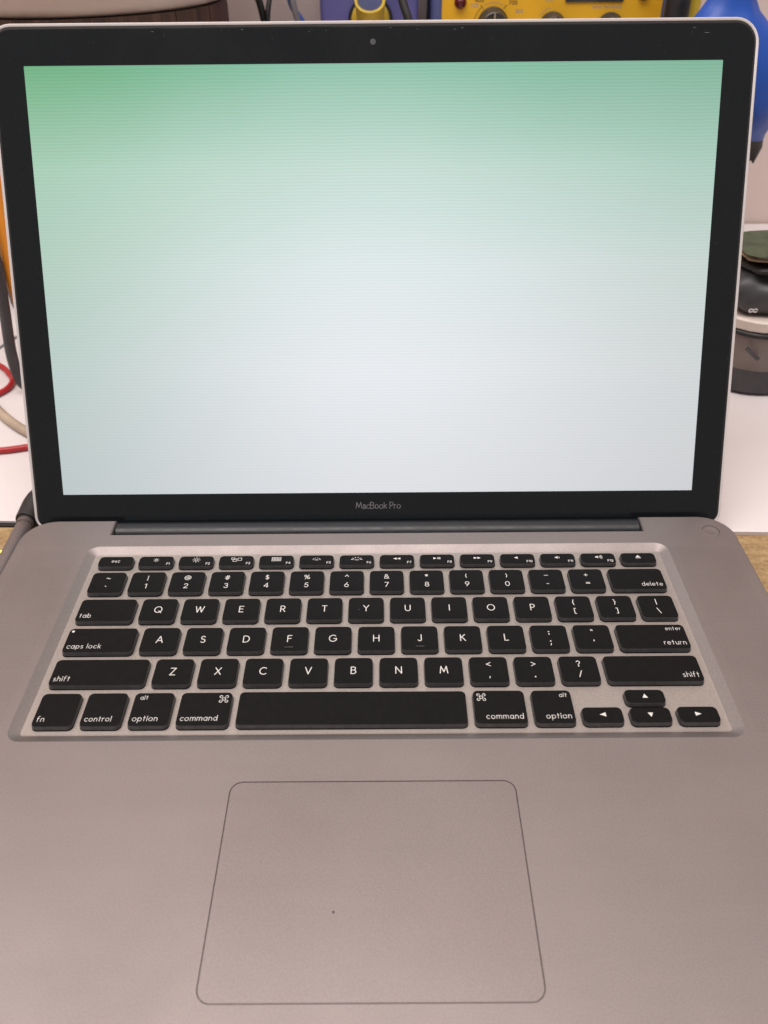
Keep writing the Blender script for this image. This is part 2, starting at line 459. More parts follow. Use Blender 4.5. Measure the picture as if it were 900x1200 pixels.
G = {
    'A': (.84, [[(0, 0), (.42, 1), (.84, 0)], [(.15, .32), (.69, .32)]]),
    'B': (.6, [[(0, 0), (0, 1), (.3, 1)] + arc(.3, .77, .25, .23, 90, -90) + [(0, .54)], [(.3, .54)] + arc(.3, .27, .31, .27, 90, -90) + [(0, 0)]]),
    'C': (.88, [arc(.5, .5, .5, .5, 48, 312, 16)]),
    'D': (.78, [[(.26, 0), (0, 0), (0, 1), (.26, 1)] + arc(.28, .5, .5, .5, 90, -90, 14)]),
    'E': (.55, [[(.55, 1), (0, 1), (0, 0), (.55, 0)], [(0, .52), (.48, .52)]]),
    'F': (.52, [[(.52, 1), (0, 1), (0, 0)], [(0, .52), (.45, .52)]]),
    'G': (.98, [arc(.5, .5, .5, .5, 45, 350, 18) + [(.98, .46), (.58, .46)]]),
    'H': (.74, [[(0, 0), (0, 1)], [(.74, 0), (.74, 1)], [(0, .52), (.74, .52)]]),
    'I': (.0, [[(0, 0), (0, 1)]]),
    'J': (.44, [[(.44, 1)] + arc(.22, .22, .22, .22, 0, -165, 9)]),
    'K': (.66, [[(0, 0), (0, 1)], [(.6, 1), (.02, .5)], [(.16, .60), (.66, 0)]]),
    'L': (.48, [[(0, 1), (0, 0), (.48, 0)]]),
    'M': (.98, [[(0, 0), (.14, 1), (.49, .18), (.84, 1), (.98, 0)]]),
    'N': (.74, [[(0, 0), (0, 1), (.74, 0), (.74, 1)]]),
    'O': (1.0, [arc(.5, .5, .5, .5, 90, 450, 22)]),
    'P': (.56, [[(0, 0), (0, 1), (.28, 1)] + arc(.28, .73, .28, .27, 90, -90) + [(0, .46)]]),
    'Q': (1.0, [arc(.5, .5, .5, .5, 90, 450, 22), [(.6, .26), (.98, -.04)]]),
    'R': (.6, [[(0, 0), (0, 1), (.28, 1)] + arc(.28, .73, .28, .27, 90, -90) + [(0, .46)], [(.28, .46), (.6, 0)]]),
    'S': (.56, [arc(.28, .75, .25, .25, 30, 255, 10) + arc(.28, .26, .28, .26, 85, -150, 11)]),
    'T': (.64, [[(0, 1), (.64, 1)], [(.32, 1), (.32, 0)]]),
    'U': (.7, [[(0, 1)] + arc(.35, .35, .35, .35, 180, 360, 12) + [(.7, 1)]]),
    'V': (.78, [[(0, 1), (.39, 0), (.78, 1)]]),
    'W': (1.16, [[(0, 1), (.29, 0), (.58, .95), (.87, 0), (1.16, 1)]]),
    'X': (.72, [[(0, 0), (.72, 1)], [(0, 1), (.72, 0)]]),
    'Y': (.74, [[(0, 1), (.37, .48), (.74, 1)], [(.37, .48), (.37, 0)]]),
    'Z': (.66, [[(0, 1), (.66, 1), (0, 0), (.66, 0)]]),
    '0': (.64, [arc(.32, .5, .32, .5, 90, 450, 20)]),
    '1': (.22, [[(0, .86), (.22, 1), (.22, 0)]]),
    '2': (.58, [arc(.29, .71, .28, .29, 165, -28, 10) + [(0, 0), (.58, 0)]]),
    '3': (.56, [arc(.27, .76, .24, .24, 160, -90, 10), arc(.27, .27, .29, .27, 90, -160, 11)]),
    '4': (.66, [[(.5, 0), (.5, 1), (0, .28), (.66, .28)]]),
    '5': (.56, [[(.52, 1), (.14, 1), (.06, .54)] + arc(.26, .33, .3, .31, 120, -150, 11)]),
    '6': (.6, [arc(.3, .31, .3, .31, 0, 360, 18), [(.03, .42), (.42, 1)]]),
    '7': (.58, [[(0, 1), (.58, 1), (.14, 0)]]),
    '8': (.58, [arc(.29, .76, .24, .24, 90, 450, 16), arc(.29, .26, .29, .26, 90, 450, 16)]),
    '9': (.6, [arc(.3, .69, .3, .31, 0, 360, 18), [(.57, .58), (.2, 0)]]),
    'a': (.56, [arc(.27, .31, .27, .31, 20, 340, 16), [(.56, .63), (.56, 0)]]),
    'b': (.56, [arc(.29, .31, .27, .31, 160, -160, 16), [(0, 1), (0, 0)]]),
    'c': (.48, [arc(.3, .31, .29, .31, 48, 312, 13)]),
    'd': (.56, [arc(.27, .31, .27, .31, 20, 340, 16), [(.56, 1), (.56, 0)]]),
    'e': (.56, [[(.03, .32), (.55, .32)] + arc(.28, .31, .28, .31, 3, 312, 16)]),
    'f': (.36, [[(.12, 0), (.12, .76)] + arc(.32, .78, .2, .22, 180, 80, 6), [(0, .6), (.33, .6)]]),
    'h': (.48, [[(0, 0), (0, 1)], [(0, .36)] + arc(.24, .38, .24, .24, 175, 0, 9) + [(.48, 0)]]),
    'i': (.0, [[(0, 0), (0, .62)], dot(0, .86)]),
    'k': (.46, [[(0, 0), (0, 1)], [(.42, .62), (.02, .3)], [(.13, .38), (.46, 0)]]),
    'l': (.0, [[(0, 0), (0, 1)]]),
    'm': (.82, [[(0, 0), (0, .62)], [(0, .4)] + arc(.205, .42, .205, .2, 175, 0, 8) + [(.41, 0)], [(.41, .4)] + arc(.615, .42, .205, .2, 175, 0, 8) + [(.82, 0)]]),
    'n': (.48, [[(0, 0), (0, .62)], [(0, .36)] + arc(.24, .38, .24, .24, 175, 0, 9) + [(.48, 0)]]),
    'o': (.6, [arc(.3, .31, .3, .31, 90, 450, 18)]),
    'p': (.56, [arc(.29, .31, .27, .31, 160, -160, 16), [(0, .63), (0, -.32)]]),
    'r': (.28, [[(0, 0), (0, .62)], [(0, .36)] + arc(.26, .36, .26, .26, 175, 85, 6)]),
    's': (.38, [arc(.19, .465, .165, .155, 35, 255, 9) + arc(.19, .16, .19, .16, 85, -150, 10)]),
    't': (.34, [[(.15, .9), (.15, 0)], [(0, .62), (.33, .62)]]),
    'u': (.48, [[(0, .62)] + arc(.24, .24, .24, .24, 180, 360, 9) + [(.48, .62)], [(.48, .3), (.48, 0)]]),
    '~': (.6, [arc(.16, .48, .16, .11, 180, 20, 6) + arc(.45, .5, .16, .11, 200, 360, 6)]),
    '`': (.2, [[(0, .6), (.2, .46)]]),
    '!': (.0, [[(0, 1), (0, .32)], dot(0, .02)]),
    '@': (1.0, [arc(.5, .5, .5, .5, -40, 300, 20), arc(.48, .5, .19, .2, 0, 360, 12), [(.7, .72), (.68, .38)] + arc(.83, .42, .15, .15, 200, 340, 5)]),
    '#': (.74, [[(.2, 0), (.32, 1)], [(.46, 0), (.58, 1)], [(.03, .66), (.74, .66)], [(0, .34), (.71, .34)]]),
    '$': (.54, [arc(.27, .72, .23, .2, 30, 255, 10) + arc(.27, .3, .26, .22, 85, -150, 11), [(.27, 1.08), (.27, -.08)]]),
    '%': (.9, [arc(.2, .75, .18, .22, 0, 360, 12), arc(.7, .25, .18, .22, 0, 360, 12), [(.14, 0), (.76, 1)]]),
    '^': (.56, [[(0, .55), (.28, .98), (.56, .55)]]),
    '&': (.78, [[(.78, 0), (.18, .68)] + arc(.33, .8, .19, .2, 215, -20, 9) + [(.1, .42)] + arc(.28, .24, .26, .24, 140, 330, 9) + [(.72, .48)]]),
    '*': (.5, [[(.25, .98), (.25, .46)], [(.03, .85), (.47, .59)], [(.03, .59), (.47, .85)]]),
    '(': (.2, [arc(.5, .5, .5, .68, 140, 220, 8)]),
    ')': (.2, [arc(-.3, .5, .5, .68, 40, -40, 8)]),
    '-': (.34, [[(0, .42), (.34, .42)]]),
    '_': (.62, [[(0, .5), (.62, .5)]]),
    '+': (.56, [[(0, .5), (.56, .5)], [(.28, .78), (.28, .22)]]),
    '=': (.56, [[(0, .62), (.56, .62)], [(0, .38), (.56, .38)]]),
    '{': (.3, [[(.3, 1.06)] + arc(.28, .9, .12, .16, 100, 180, 4) + [(.15, .62), (.02, .5), (.15, .38)] + arc(.28, .1, .12, .16, 180, 260, 4)]),
    '}': (.3, [[(0, 1.06)] + arc(.02, .9, .12, .16, 80, 0, 4) + [(.15, .62), (.28, .5), (.15, .38)] + arc(.02, .1, .12, .16, 0, -80, 4)]),
    '[': (.22, [[(.22, 1.06), (0, 1.06), (0, -.06), (.22, -.06)]]),
    ']': (.22, [[(0, 1.06), (.22, 1.06), (.22, -.06), (0, -.06)]]),
    '|': (.0, [[(0, 1.1), (0, -.1)]]),
    '\\': (.42, [[(0, 1.06), (.42, -.06)]]),
    '/': (.42, [[(0, -.06), (.42, 1.06)]]),
    ':': (.0, [dot(0, .60), dot(0, .10)]),
    ';': (.08, [dot(.06, .60), [(.10, .12), (0, -.2)]]),
    '"': (.24, [[(0, .98), (.05, .74)], [(.2, .98), (.25, .74)]]),
    "'": (.06, [[(.06, .80), (0, .54)]]),
    '<': (.6, [[(.6, .84), (0, .5), (.6, .16)]]),
    '>': (.6, [[(0, .84), (.6, .5), (0, .16)]]),
    ',': (.08, [[(.08, .12), (0, -.16)]]),
    '.': (.0, [dot(0, .04)]),
    '?': (.5, [arc(.25, .74, .25, .26, 165, -50, 9) + [(.25, .38), (.25, .28)], dot(.25, .02)]),
    ' ': (.16, []),
}
# the two-storey a of the name on the bezel
G['\x01'] = (.46, [arc(.22, .42, .22, .22, 150, 0, 8) + [(.44, 0)], [(.44, .37), (.24, .37)] + arc(.2, .18, .2, .19, 90, 350, 9)])


class Ink:
    """collects flat strokes and shapes; every stroke lies a hair above the one before"""
    def __init__(s):
        s.V, s.F, s.k = [], [], 0

    def _poly(s, pts):
        z = 0.012 + 0.007 * (s.k % 9)
        s.k += 1
        b = len(s.V)
        s.V += [(x, y, z) for x, y in pts]
        return b

    def fill(s, pts):
        b = s._poly(pts)
        s.F.append(tuple(range(b, b + len(pts))))

    def stroke(s, pts, wd):
        # split at sharp corners so that every run can be offset cleanly
        P = [pts[0]]
        for p in pts[1:]:
            if math.dist(p, P[-1]) > 1e-4:
                P.append(p)
        if len(P) < 2:
            return
        runs, cur = [], [P[0]]
        for i in range(1, len(P)):
            cur.append(P[i])
            if i < len(P) - 1:
                a = math.atan2(P[i][1] - P[i - 1][1], P[i][0] - P[i - 1][0])
                c = math.atan2(P[i + 1][1] - P[i][1], P[i + 1][0] - P[i][0])
                d = abs((c - a + math.pi) % (2 * math.pi) - math.pi)
                if d > 0.9:
                    runs.append(cur)
                    cur = [P[i]]
        runs.append(cur)
        h = wd / 2
        for R in runs:
            left, right = [], []
            n = len(R)
            for i in range(n):
                d0 = Vector(R[i]) - Vector(R[i - 1]) if i else None
                d1 = Vector(R[i + 1]) - Vector(R[i]) if i < n - 1 else None
                d0, d1 = (d0 or d1).normalized(), (d1 or d0).normalized()
                t = (d0 + d1).normalized()
                m = h / max(0.6, t.dot(d0))
                left.append((R[i][0] - t.y * m, R[i][1] + t.x * m))
                right.append((R[i][0] + t.y * m, R[i][1] - t.x * m))
            b = s._poly(left + right)
            for i in range(n - 1):
                s.F.append((b + i, b + n + i, b + n + i + 1, b + i + 1))
            z = s.V[b][2]
            for end, nxt in ((0, 1), (n - 1, n - 2)):
                d = (Vector(R[end]) - Vector(R[nxt])).normalized()
                a = math.atan2(d.y, d.x)
                cap = [(R[end][0] + h * math.cos(a + math.radians(q)), R[end][1] + h * math.sin(a + math.radians(q)), z) for q in (-60, -30, 0, 30, 60)]
                c = len(s.V)
                s.V += cap
                l_, r_ = b + end, b + n + end
                if end == 0:
                    s.F.append((l_, r_) if False else tuple([l_] + [c + q for q in range(5)] + [r_]))
                else:
                    s.F.append(tuple([r_] + [c + q for q in range(5)] + [l_]))

    def text(s, txt, x, y, size, wd, align='c', track=0.24, sx=1.0):
        total = sum(G[c][0] for c in txt) * sx + track * (len(txt) - 1)
        ox = x - (total * size / 2 if align == 'c' else total * size if align == 'r' else 0)
        for c in txt:
            gw, st = G[c]
            for p in st:
                if p[0] == 'dot':
                    s.fill(arc(ox + p[1] * size * sx, y + p[2] * size, wd * 1.0, wd * 1.0, 0, 330, 11))
                    continue
                s.stroke([(ox + q[0] * size * sx, y + q[1] * size) for q in p], wd)
            ox += (gw * sx + track) * size
        return s


def ink_obj(name, ink, mat, parent, tf, label=None):
    """tf maps flat (x, y, height) to the parent's local space, millimetres"""
    V = [tf(*v) for v in ink.V]
    me = bpy.data.meshes.new(name)
    me.from_pydata([(a * MM, b * MM, c * MM) for a, b, c in V], [], ink.F)
    me.materials.append(mat)
    o = bpy.data.objects.new(name, me)
    COL.objects.link(o)
    o.parent = parent
    if label:
        o['label'] = label
    return o


# ================================================================== THE SETTING
BZ = -Z0                      # bench top
obj('bench_top', *box(-900, 900, -700, 560, BZ - 30, BZ, 3, 1), M['wood'], origin=(0, 0, BZ), kind='structure',
    label='worn brown chipboard bench top under the laptop')
obj('wall', *box(-1300, 1300, 548, 600, BZ - 700, 1500, 3, 1), M['wall'], origin=(0, 548, BZ), kind='structure', label='plain beige wall behind the bench')

# white sheet lying on the bench behind the laptop, a dark layer along its underside
e0, e1 = (-880, 88.0), (880, 15.0)
def yf(x):
    return 58.5 + (x + 211) / 422 * (43.2 - 58.5)
sheet = empty('bench_sheet', (0, 300, BZ), 'smooth white work sheet covering the bench behind the laptop', 'work sheet')
out = [(-880, yf(-880)), (-420, yf(-420) + .4), (-200, yf(-200)), (60, yf(60) - .3), (216, yf(216) + .3), (245, yf(245) - 1.0), (420, yf(420)), (880, yf(880)), (880, 545), (-880, 545)]
inn = [(x, y + (1.0 if y < 500 else -1.0)) for x, y in out]
obj('top_layer', *loft([[(x, y, BZ + (1.3 if x < 100 or y > 500 else .06)) for x, y in out], at(out, BZ + 2.6), at(inn, BZ + 3.0)]), M['mat_white'], sheet, (0, 300, BZ))
obj('backing', *loft([at([(x, y - ((.35 - x / 90) if y < 500 else 0)) for x, y in out], BZ + 0.02), at([(x, y - ((.35 - x / 90) if y < 500 else 0)) for x, y in out], BZ + 1.27)]), M['gasket'], sheet, (0, 300, BZ))
SZ = BZ + 3.0                 # top of the white sheet

# ================================================================== THE LAPTOP
lap = empty('laptop', (0, 0, BZ), 'open silver aluminium laptop with black keys and a pale green lit screen', 'laptop')
BK, FR, HW = 37.0, -209.0, 182.2


def base_outline(d, z):
    """deck outline inset by d, with the hinge notch at the back"""
    n = 8
    r = max(16.0 - d, 2)
    R = rrect(-HW + d, HW - d, FR + d, BK - d, (11 - d * .5, 11 - d * .5, r, r), n)
    # after the right back corner comes the left one: put the notch between them
    k = 2 * (n + 1)
    notch = [(136.2 + d, BK - d), (136.2 + d, 25.4 - d), (-136.2 - d, 25.4 - d), (-136.2 - d, BK - d)]
    L = R[:k] + notch + R[k:]
    return at(L, z)


WELL = (-144.8, 144.8, -102.4, 15.6)
def well_loop(d, z, r=6.0):
    return at(rrect(WELL[0] + d, WELL[1] - d, WELL[2] + d, WELL[3] - d, max(r - d, 1.2), 6), z)

PADX, PADT, PADW, PADH = -0.86, -120.86, 105.0, 76.0
def pad_loop(d, z):
    return at(rrect(PADX - PADW / 2 + d, PADX + PADW / 2 - d, PADT - PADH + d, PADT - d, 4.6 - d, 6), z)

PBX, PBY, PBR = 170.4, 24.6, 4.4
def ring(r, z, n=28):
    return [(PBX + r * math.cos(2 * math.pi * k / n), PBY + r * math.sin(2 * math.pi * k / n), z) for k in range(n)]


def build_base():
    V, F, FM = [], [], []
    def add(loops, mi=0, cap=False):
        v, f = loft(loops, False, cap)
        b = len(V)
        V.extend(v)
        F.extend(tuple(i + b for i in q) for q in f)
        FM.extend([mi] * len(f))
        return b
    # outer wall: rounded rim, side, belly
    loops = [base_outline(0.9, 0.0), base_outline(0.55, -0.10), base_outline(0.22, -0.35), base_outline(0.05, -0.75), base_outline(0.0, -1.3),
             base_outline(0.0, -10.5), base_outline(0.7, -13.0), base_outline(2.6, -15.4), base_outline(6.5, -17.0)]
    o0 = add(loops, 0, True)
    n0 = len(loops[0])
    # keyboard well: soft lip, slope, floor
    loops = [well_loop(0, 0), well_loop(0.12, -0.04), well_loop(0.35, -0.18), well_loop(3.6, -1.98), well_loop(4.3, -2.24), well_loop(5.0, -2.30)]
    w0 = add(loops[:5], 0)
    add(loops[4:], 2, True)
    n1 = len(loops[0])
    # trackpad slot
    loops = [pad_loop(0, 0), pad_loop(0.05, -0.12), pad_loop(0.05, -1.2)]
    p0 = add(loops[:2], 0)
    add([pad_loop(0.05, -0.12), pad_loop(0.05, -1.2)], 1, True)
    n2 = len(loops[0])
    # power button seat
    loops = [ring(PBR, 0), ring(PBR, -0.8)]
    b0 = add(loops, 1, True)
    n3 = len(loops[0])
    # the flat deck with its three openings
    polys = [[Vector(V[o0 + i]) for i in range(n0)], [Vector(V[w0 + i]) for i in range(n1)], [Vector(V[p0 + i]) for i in range(n2)], [Vector(V[b0 + i]) for i in range(n3)]]
    idx = [o0 + i for i in range(n0)] + [w0 + i for i in range(n1)] + [p0 + i for i in range(n2)] + [b0 + i for i in range(n3)]
    for t in geometry.tessellate_polygon(polys):
        F.append(tuple(idx[i] for i in t))
        FM.append(0)
    return V, F, FM


V, F, FM = build_base()
base = obj('base', V, F, [M['alu'], M['gap'], M['alu_well_lit']], lap, (0, 0, 0), sharp=30, fm=FM)
for fx in (-150, 150):
    for fy in (-190, 15):
        obj('foot', *lathe([(8, -18.97), (8.5, -18.4), (8.5, -16.9)], (fx, fy, 0), 20), M['black'], lap, (0, 0, 0))
d = 0.24
pad = obj('trackpad', *loft([pad_loop(d, -1.1), pad_loop(d, -0.14), pad_loop(d + .12, -0.06)]), M['alu_pad'], lap, (0, 0, 0))
obj('power_button', *loft([ring(PBR - .14, -0.7), ring(PBR - .14, -0.08), ring(PBR - .4, -0.02), ring(PBR - 1.3, -0.06), ring(PBR - 2.5, -0.20), ring(.5, -0.26)]), M['alu'], lap, (0, 0, 0), sharp=60)

# ---- keys
U = 19.05
XL = -138.1
def key_mesh_v(x0, x1, y0, y1, tl=None):
    """x0..y1 is the top face; the skirt widens to the floor of the well"""
    r = 1.9
    n = 4
    k = lambda g, z: at(rrect(x0 - g * .45, x1 + g * .45, y0 - g * 1.0, y1 + g * .7, r + g * .5, n), z)
    return loft([k(.78, -2.28), k(.68, -1.65), k(.22, -0.22), k(.12, -0.07), k(.0, -0.015), k(-.12, 0.0)], False, True)


KEYS = []
def add_key(cx0, cx1, ytop, ybot, inks):
    x0, x1 = cx0 + 1.60, cx1 - 1.60
    ox, oy = (x0 + x1) / 2, (ytop + ybot) / 2
    V, F = key_mesh_v(x0, x1, ybot, ytop)
    dz = random.uniform(-.06, .06)
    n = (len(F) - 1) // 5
    o = obj('key', V, F, [M['key'], M['key_skirt']], lap, (ox, oy, 0), sharp=28, fm=[0] * n + [1] * (2 * n) + [0] * (len(F) - 3 * n))  # black lowest band paints contact shade, paler bands the lit skirt and edge
    o.location.z += dz * MM
    o.rotation_euler = (random.uniform(-.004, .004), random.uniform(-.003, .003), random.uniform(-.0015, .0015))
    hw, hh = (x1 - x0) / 2, (ytop - ybot) / 2
    for fn, m in inks:
        ink = Ink()
        fn(ink, hw, hh)
        if ink.F:
            ink_obj('legend', ink, m, o, lambda a, b, c: (a, b, c))
    KEYS.append(o)
    return o


W_, D_ = M['legend'], M['legend_dim']
letter = lambda c: [(lambda k, w, h: k.text(c, 0.0, -1.75, 3.7, .39, sx=.88), W_)]
def pair(a, b, mat=None):
    def f(k, w, h):
        k.text(a, 0, 1.55, 2.85, .32)
        k.text(b, 0, -4.15, 2.95, .34)
    return [(f, mat or W_)]
def word(t, side, size=2.65, up=None, upmat=None, y=None):
    def f(k, w, h):
        yy = (-h + 2.3) if y is None else y
        k.text(t, (-w + 1.5) if side == 'l' else (w - 1.5) if side == 'r' else 0, yy, size, .225, side, track=.27, sx=.92)
    out = [(f, W_)]
    if up:
        out.append((lambda k, w, h: k.text(up, (-w + 2.4) if side == 'l' else (w - 1.6), h - 3.3, size * .80, .19, side, track=.28, sx=.92), W_))
    return out


# function row icons -------------------------------------------------
def fnum(t):
    return (lambda k, w, h: k.text(t, w - 1.3, -h + 1.0, 1.35, .24, 'r', track=.28), D_)
def sun(big):
    def f(k, w, h):
        r = .75 if big else .62
        k.stroke(arc(0, .9, r, r, 0, 360, 14), .28)
        for i in range(8):
            a = math.radians(45 * i)
            k.stroke([(math.cos(a) * (r + .5), .9 + math.sin(a) * (r + .5)), (math.cos(a) * (r + (1.15 if big else .6)), .9 + math.sin(a) * (r + (1.15 if big else .6)))], .26)
    return f
def rect_(k, x0, x1, y0, y1, wd=.26):
    for a, b in (((x0, y0), (x1, y0)), ((x1, y0), (x1, y1)), ((x1, y1), (x0, y1)), ((x0, y1), (x0, y0))):
        k.stroke([a, b], wd)
def expose(k, w, h):
    rect_(k, -2.5, -1.0, 1.1, 2.2)
    rect_(k, -1.6, .1, -.5, .9)
    rect_(k, .7, 2.5, .1, 2.0)
    k.stroke([(-.6, 1.6), (.2, 1.6)], .26)
def grid6(k, w, h):
    for i in range(3):
        for j in range(2):
            rect_(k, -2.2 + i * 1.6, -1.1 + i * 1.6, -.35 + j * 1.5, .65 + j * 1.5, .3)
def glow(big):
    def f(k, w, h):
        k.stroke([(-.9, .1), (.9, .1)], .32)
        for a in (0, 36, 72, 108, 144, 180):
            t = math.radians(a)
            r0, r1 = (1.5, 2.3) if big else (1.35, 1.65)
            k.stroke([(r0 * math.cos(t) * 1.15, .3 + r0 * math.sin(t) * .8), (r1 * math.cos(t) * 1.15, .3 + r1 * math.sin(t) * .8)], .3)
    return f
def tri(k, x, y, s, d, sy=None):
    sy = sy or s
    k.fill([(x - d * s, y - sy), (x + d * s, y), (x - d * s, y + sy)] if d > 0 else [(x + s, y - sy), (x + s, y + sy), (x - s, y)])
def rew(k, w, h):
    tri(k, -.95, .8, .85, -1, .75); tri(k, .85, .8, .85, -1, .75)
def ffw(k, w, h):
    tri(k, -.85, .8, .85, 1, .75); tri(k, .95, .8, .85, 1, .75)
def play(k, w, h):
    tri(k, -1.0, .8, .85, 1, .75)
    for x in (.5, 1.35):
        k.stroke([(x, .2), (x, 1.4)], .42)
def spk(n):
    def f(k, w, h):
        k.fill([(-1.3, .45), (-.7, .45), (.1, -.15), (.1, 1.75), (-.7, 1.15), (-1.3, 1.15)])
        for i in range(n):
            r = .7 + .6 * i
            k.stroke(arc(.15, .8, r, r, 42, -42, 6), .26)
    return f
def eject(k, w, h):
    k.fill([(-1.25, .6), (1.25, .6), (0, 1.9)])
    k.stroke([(-1.1, .0), (1.1, .0)], .4)


FY = (7.6, 0.5)
FW = 276.2 / 14
row = [word('esc', 'c', 2.1, y=-.6)]
icons = [sun(False), sun(True), expose, grid6, glow(False), glow(True), rew, play, ffw, spk(0), spk(1), spk(3)]
for i, ic in enumerate(icons):
    row.append([(ic, D_ if i in (0, 1, 2, 3, 4) else W_), fnum('F%d' % (i + 1))])
row.append([(eject, W_)])
for i, inks in enumerate(row):
    add_key(XL + i * FW, XL + (i + 1) * FW, FY[0], FY[1], inks)

ROWY = [(-4.1, -18.2), (-22.9, -36.9), (-41.6, -55.8), (-60.2, -74.2), (-78.7, -95.1)]
dimp = lambda a, b: pair(a, b)
rows = [
    [(1, pair('~', '`', D_))] + [(1, pair(a, b)) for a, b in zip('!@#$%^&*()', '1234567890')] + [(1, pair('_', '-', D_)), (1, pair('+', '=')), (1.5, word('delete', 'r', 2.6))],
    [(1.5, word('tab', 'l'))] + [(1, letter(c)) for c in 'QWERTYUIOP'] + [(1, pair('{', '[')), (1, pair('}', ']')), (1, pair('|', '\\'))],
    [(1.75, word('caps lock', 'l'))] + [(1, letter(c)) for c in 'ASDFGHJKL'] + [(1, pair(':', ';')), (1, pair('"', "'")), (1.75, word('return', 'r', up='enter'))],
    [(2.25, word('shift', 'l'))] + [(1, letter(c)) for c in 'ZXCVBNM'] + [(1, pair('<', ',')), (1, pair('>', '.')), (1, pair('?', '/')), (2.25, word('shift', 'r'))],
]
def cmd_icon(side):
    def f(k, w, h):
        cx, cy, a, r = (w - 3.2 if side == 'r' else -w + 3.2), h - 3.3, .62, .56
        rect_(k, cx - a, cx + a, cy - a, cy + a, .27)
        for sx in (-1, 1):
            for sy in (-1, 1):
                a0 = math.degrees(math.atan2(-sy, 0)) if False else 0
                c = (cx + sx * (a + r), cy + sy * (a + r))
                st = {(1, 1): (180, -90), (-1, 1): (0, 270), (1, -1): (180, 450), (-1, -1): (0, -270)}[(sx, sy)]
                k.stroke(arc(c[0], c[1], r, r, st[0], st[1], 11), .27)
    return (f, W_)
bump_of = {}
for (yt, yb), R in zip(ROWY, rows):
    x = XL
    for u, inks in R:
        k = add_key(x, x + u * U, yt, yb, inks)
        if u == 1 and R is rows[2]:
            bump_of[round((x - XL) / U, 2)] = k
        if R is rows[2] and x == XL:
            cap = Ink()
            cap.fill(arc(-13.5, 5.4, .62, .62, 0, 330, 11))
            ink_obj('caps_light', cap, M['legend'], k, lambda a, b, c: (a, b, c))
        x += u * U
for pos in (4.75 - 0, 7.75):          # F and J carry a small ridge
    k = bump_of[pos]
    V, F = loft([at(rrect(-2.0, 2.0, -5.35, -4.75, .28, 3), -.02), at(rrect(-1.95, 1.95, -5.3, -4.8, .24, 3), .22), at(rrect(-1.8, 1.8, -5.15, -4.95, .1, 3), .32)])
    o = bpy.data.objects.new('ridge', mesh('ridge', V, F, M['key_skirt'], 60))  # paler tone paints the glint on the ridge
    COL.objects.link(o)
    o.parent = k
yt, yb = ROWY[4]
x = XL
mid = (yt + yb) / 2
for u, inks in [(1, word('fn', 'l')), (1, word('control', 'l', 2.5)), (1, word('option', 'l', up='alt')), (1.25, word('command', 'l', 2.62) + [cmd_icon('r')]), (5, []),
                (1.25, word('command', 'r', 2.62) + [cmd_icon('l')]), (1, word('option', 'r', up='alt'))]:
    add_key(x, x + u * U, yt, yb, inks)
    x += u * U
lo = -87.55
arrow = lambda d: [((lambda k, w, h: tri(k, 0, .3, 1.25, d, 1.0)), W_)]
vert = lambda d: [((lambda k, w, h: k.fill([(-1.1, .2 - d * .95), (1.1, .2 - d * .95), (0, .2 + d * 1.15)][::d])), W_)]
add_key(x, x + U, lo, yb, arrow(-1))
add_key(x + U, x + 2 * U, yt, -85.3, vert(1))
add_key(x + U, x + 2 * U, -87.9, yb, vert(-1))
add_key(x + 2 * U, x + 3 * U, lo, yb, arrow(1))

# crumbs and lint caught between the keys
V, F = [], []
def crumb(x, y, z, s):
    b = len(V)
    for q in range(6):
        dx, dy, dz = [(1, 0, 0), (-1, 0, 0), (0, 1, 0), (0, -1, 0), (0, 0, 1), (0, 0, -1)][q]
        e = s * random.uniform(.5, 1.3)
        V.append((x + dx * e, y + dy * e, z + dz * e * .7))
    F.extend(tuple(b + i for i in f) for f in ((0, 2, 4), (2, 1, 4), (1, 3, 4), (3, 0, 4), (2, 0, 5), (1, 2, 5), (3, 1, 5), (0, 3, 5)))
for i in range(150):
    yy = random.choice([r[1] - 1.5 for r in ROWY[:4]] + [-.6, -20.3]) + random.uniform(-.9, .7)
    crumb(random.uniform(-136, 136), yy, -2.2, random.choice((.13, .17, .21, .30)))
for px, py, s in ((-133.0, -20.4, .5), (-112.5, -20.2, .45), (-128, -20.2, .3), (-113, -38.9, .3), (96.5, -38, .3)):
    crumb(px, py, -2.0, s)
crumb(71.5, -150.0, 0.02, .2)
crumb(-8, -30.6, .1, .16)
for i in range(26):
    crumb(random.uniform(-138, 138), random.uniform(-101, -97.6), -1.6, random.choice((.10, .14)))
obj('crumbs', V, F, M['crumb'], lap, (0, 0, 0), kind='stuff')

obj('speck', *lathe([(.34, -.06), (.38, .02), (.15, .12)], (-13.2, -169.5, 0), 8), M['gap'], lap, (0, 0, 0))

# ---- hinge cover in its notch
V, F = [], []
prof = []
for a in range(0, 360, 20):
    prof.append((33.6 + 5.6 * math.cos(math.radians(a)), -5.2 + 4.6 * math.sin(math.radians(a))))
loops = [[(xx, p[0], p[1]) for p in prof] for xx in (-135.6, -135.2, 135.2, 135.6)]
obj('hinge_cover', *loft(loops), M['hinge'], lap, (0, 0, 0), sharp=40)
obj('hinge_well', *box(-136.0, 136.0, 25.9, 36.4, -15, -9.4, .5, .2), M['gap'], lap, (0, 0, 0))

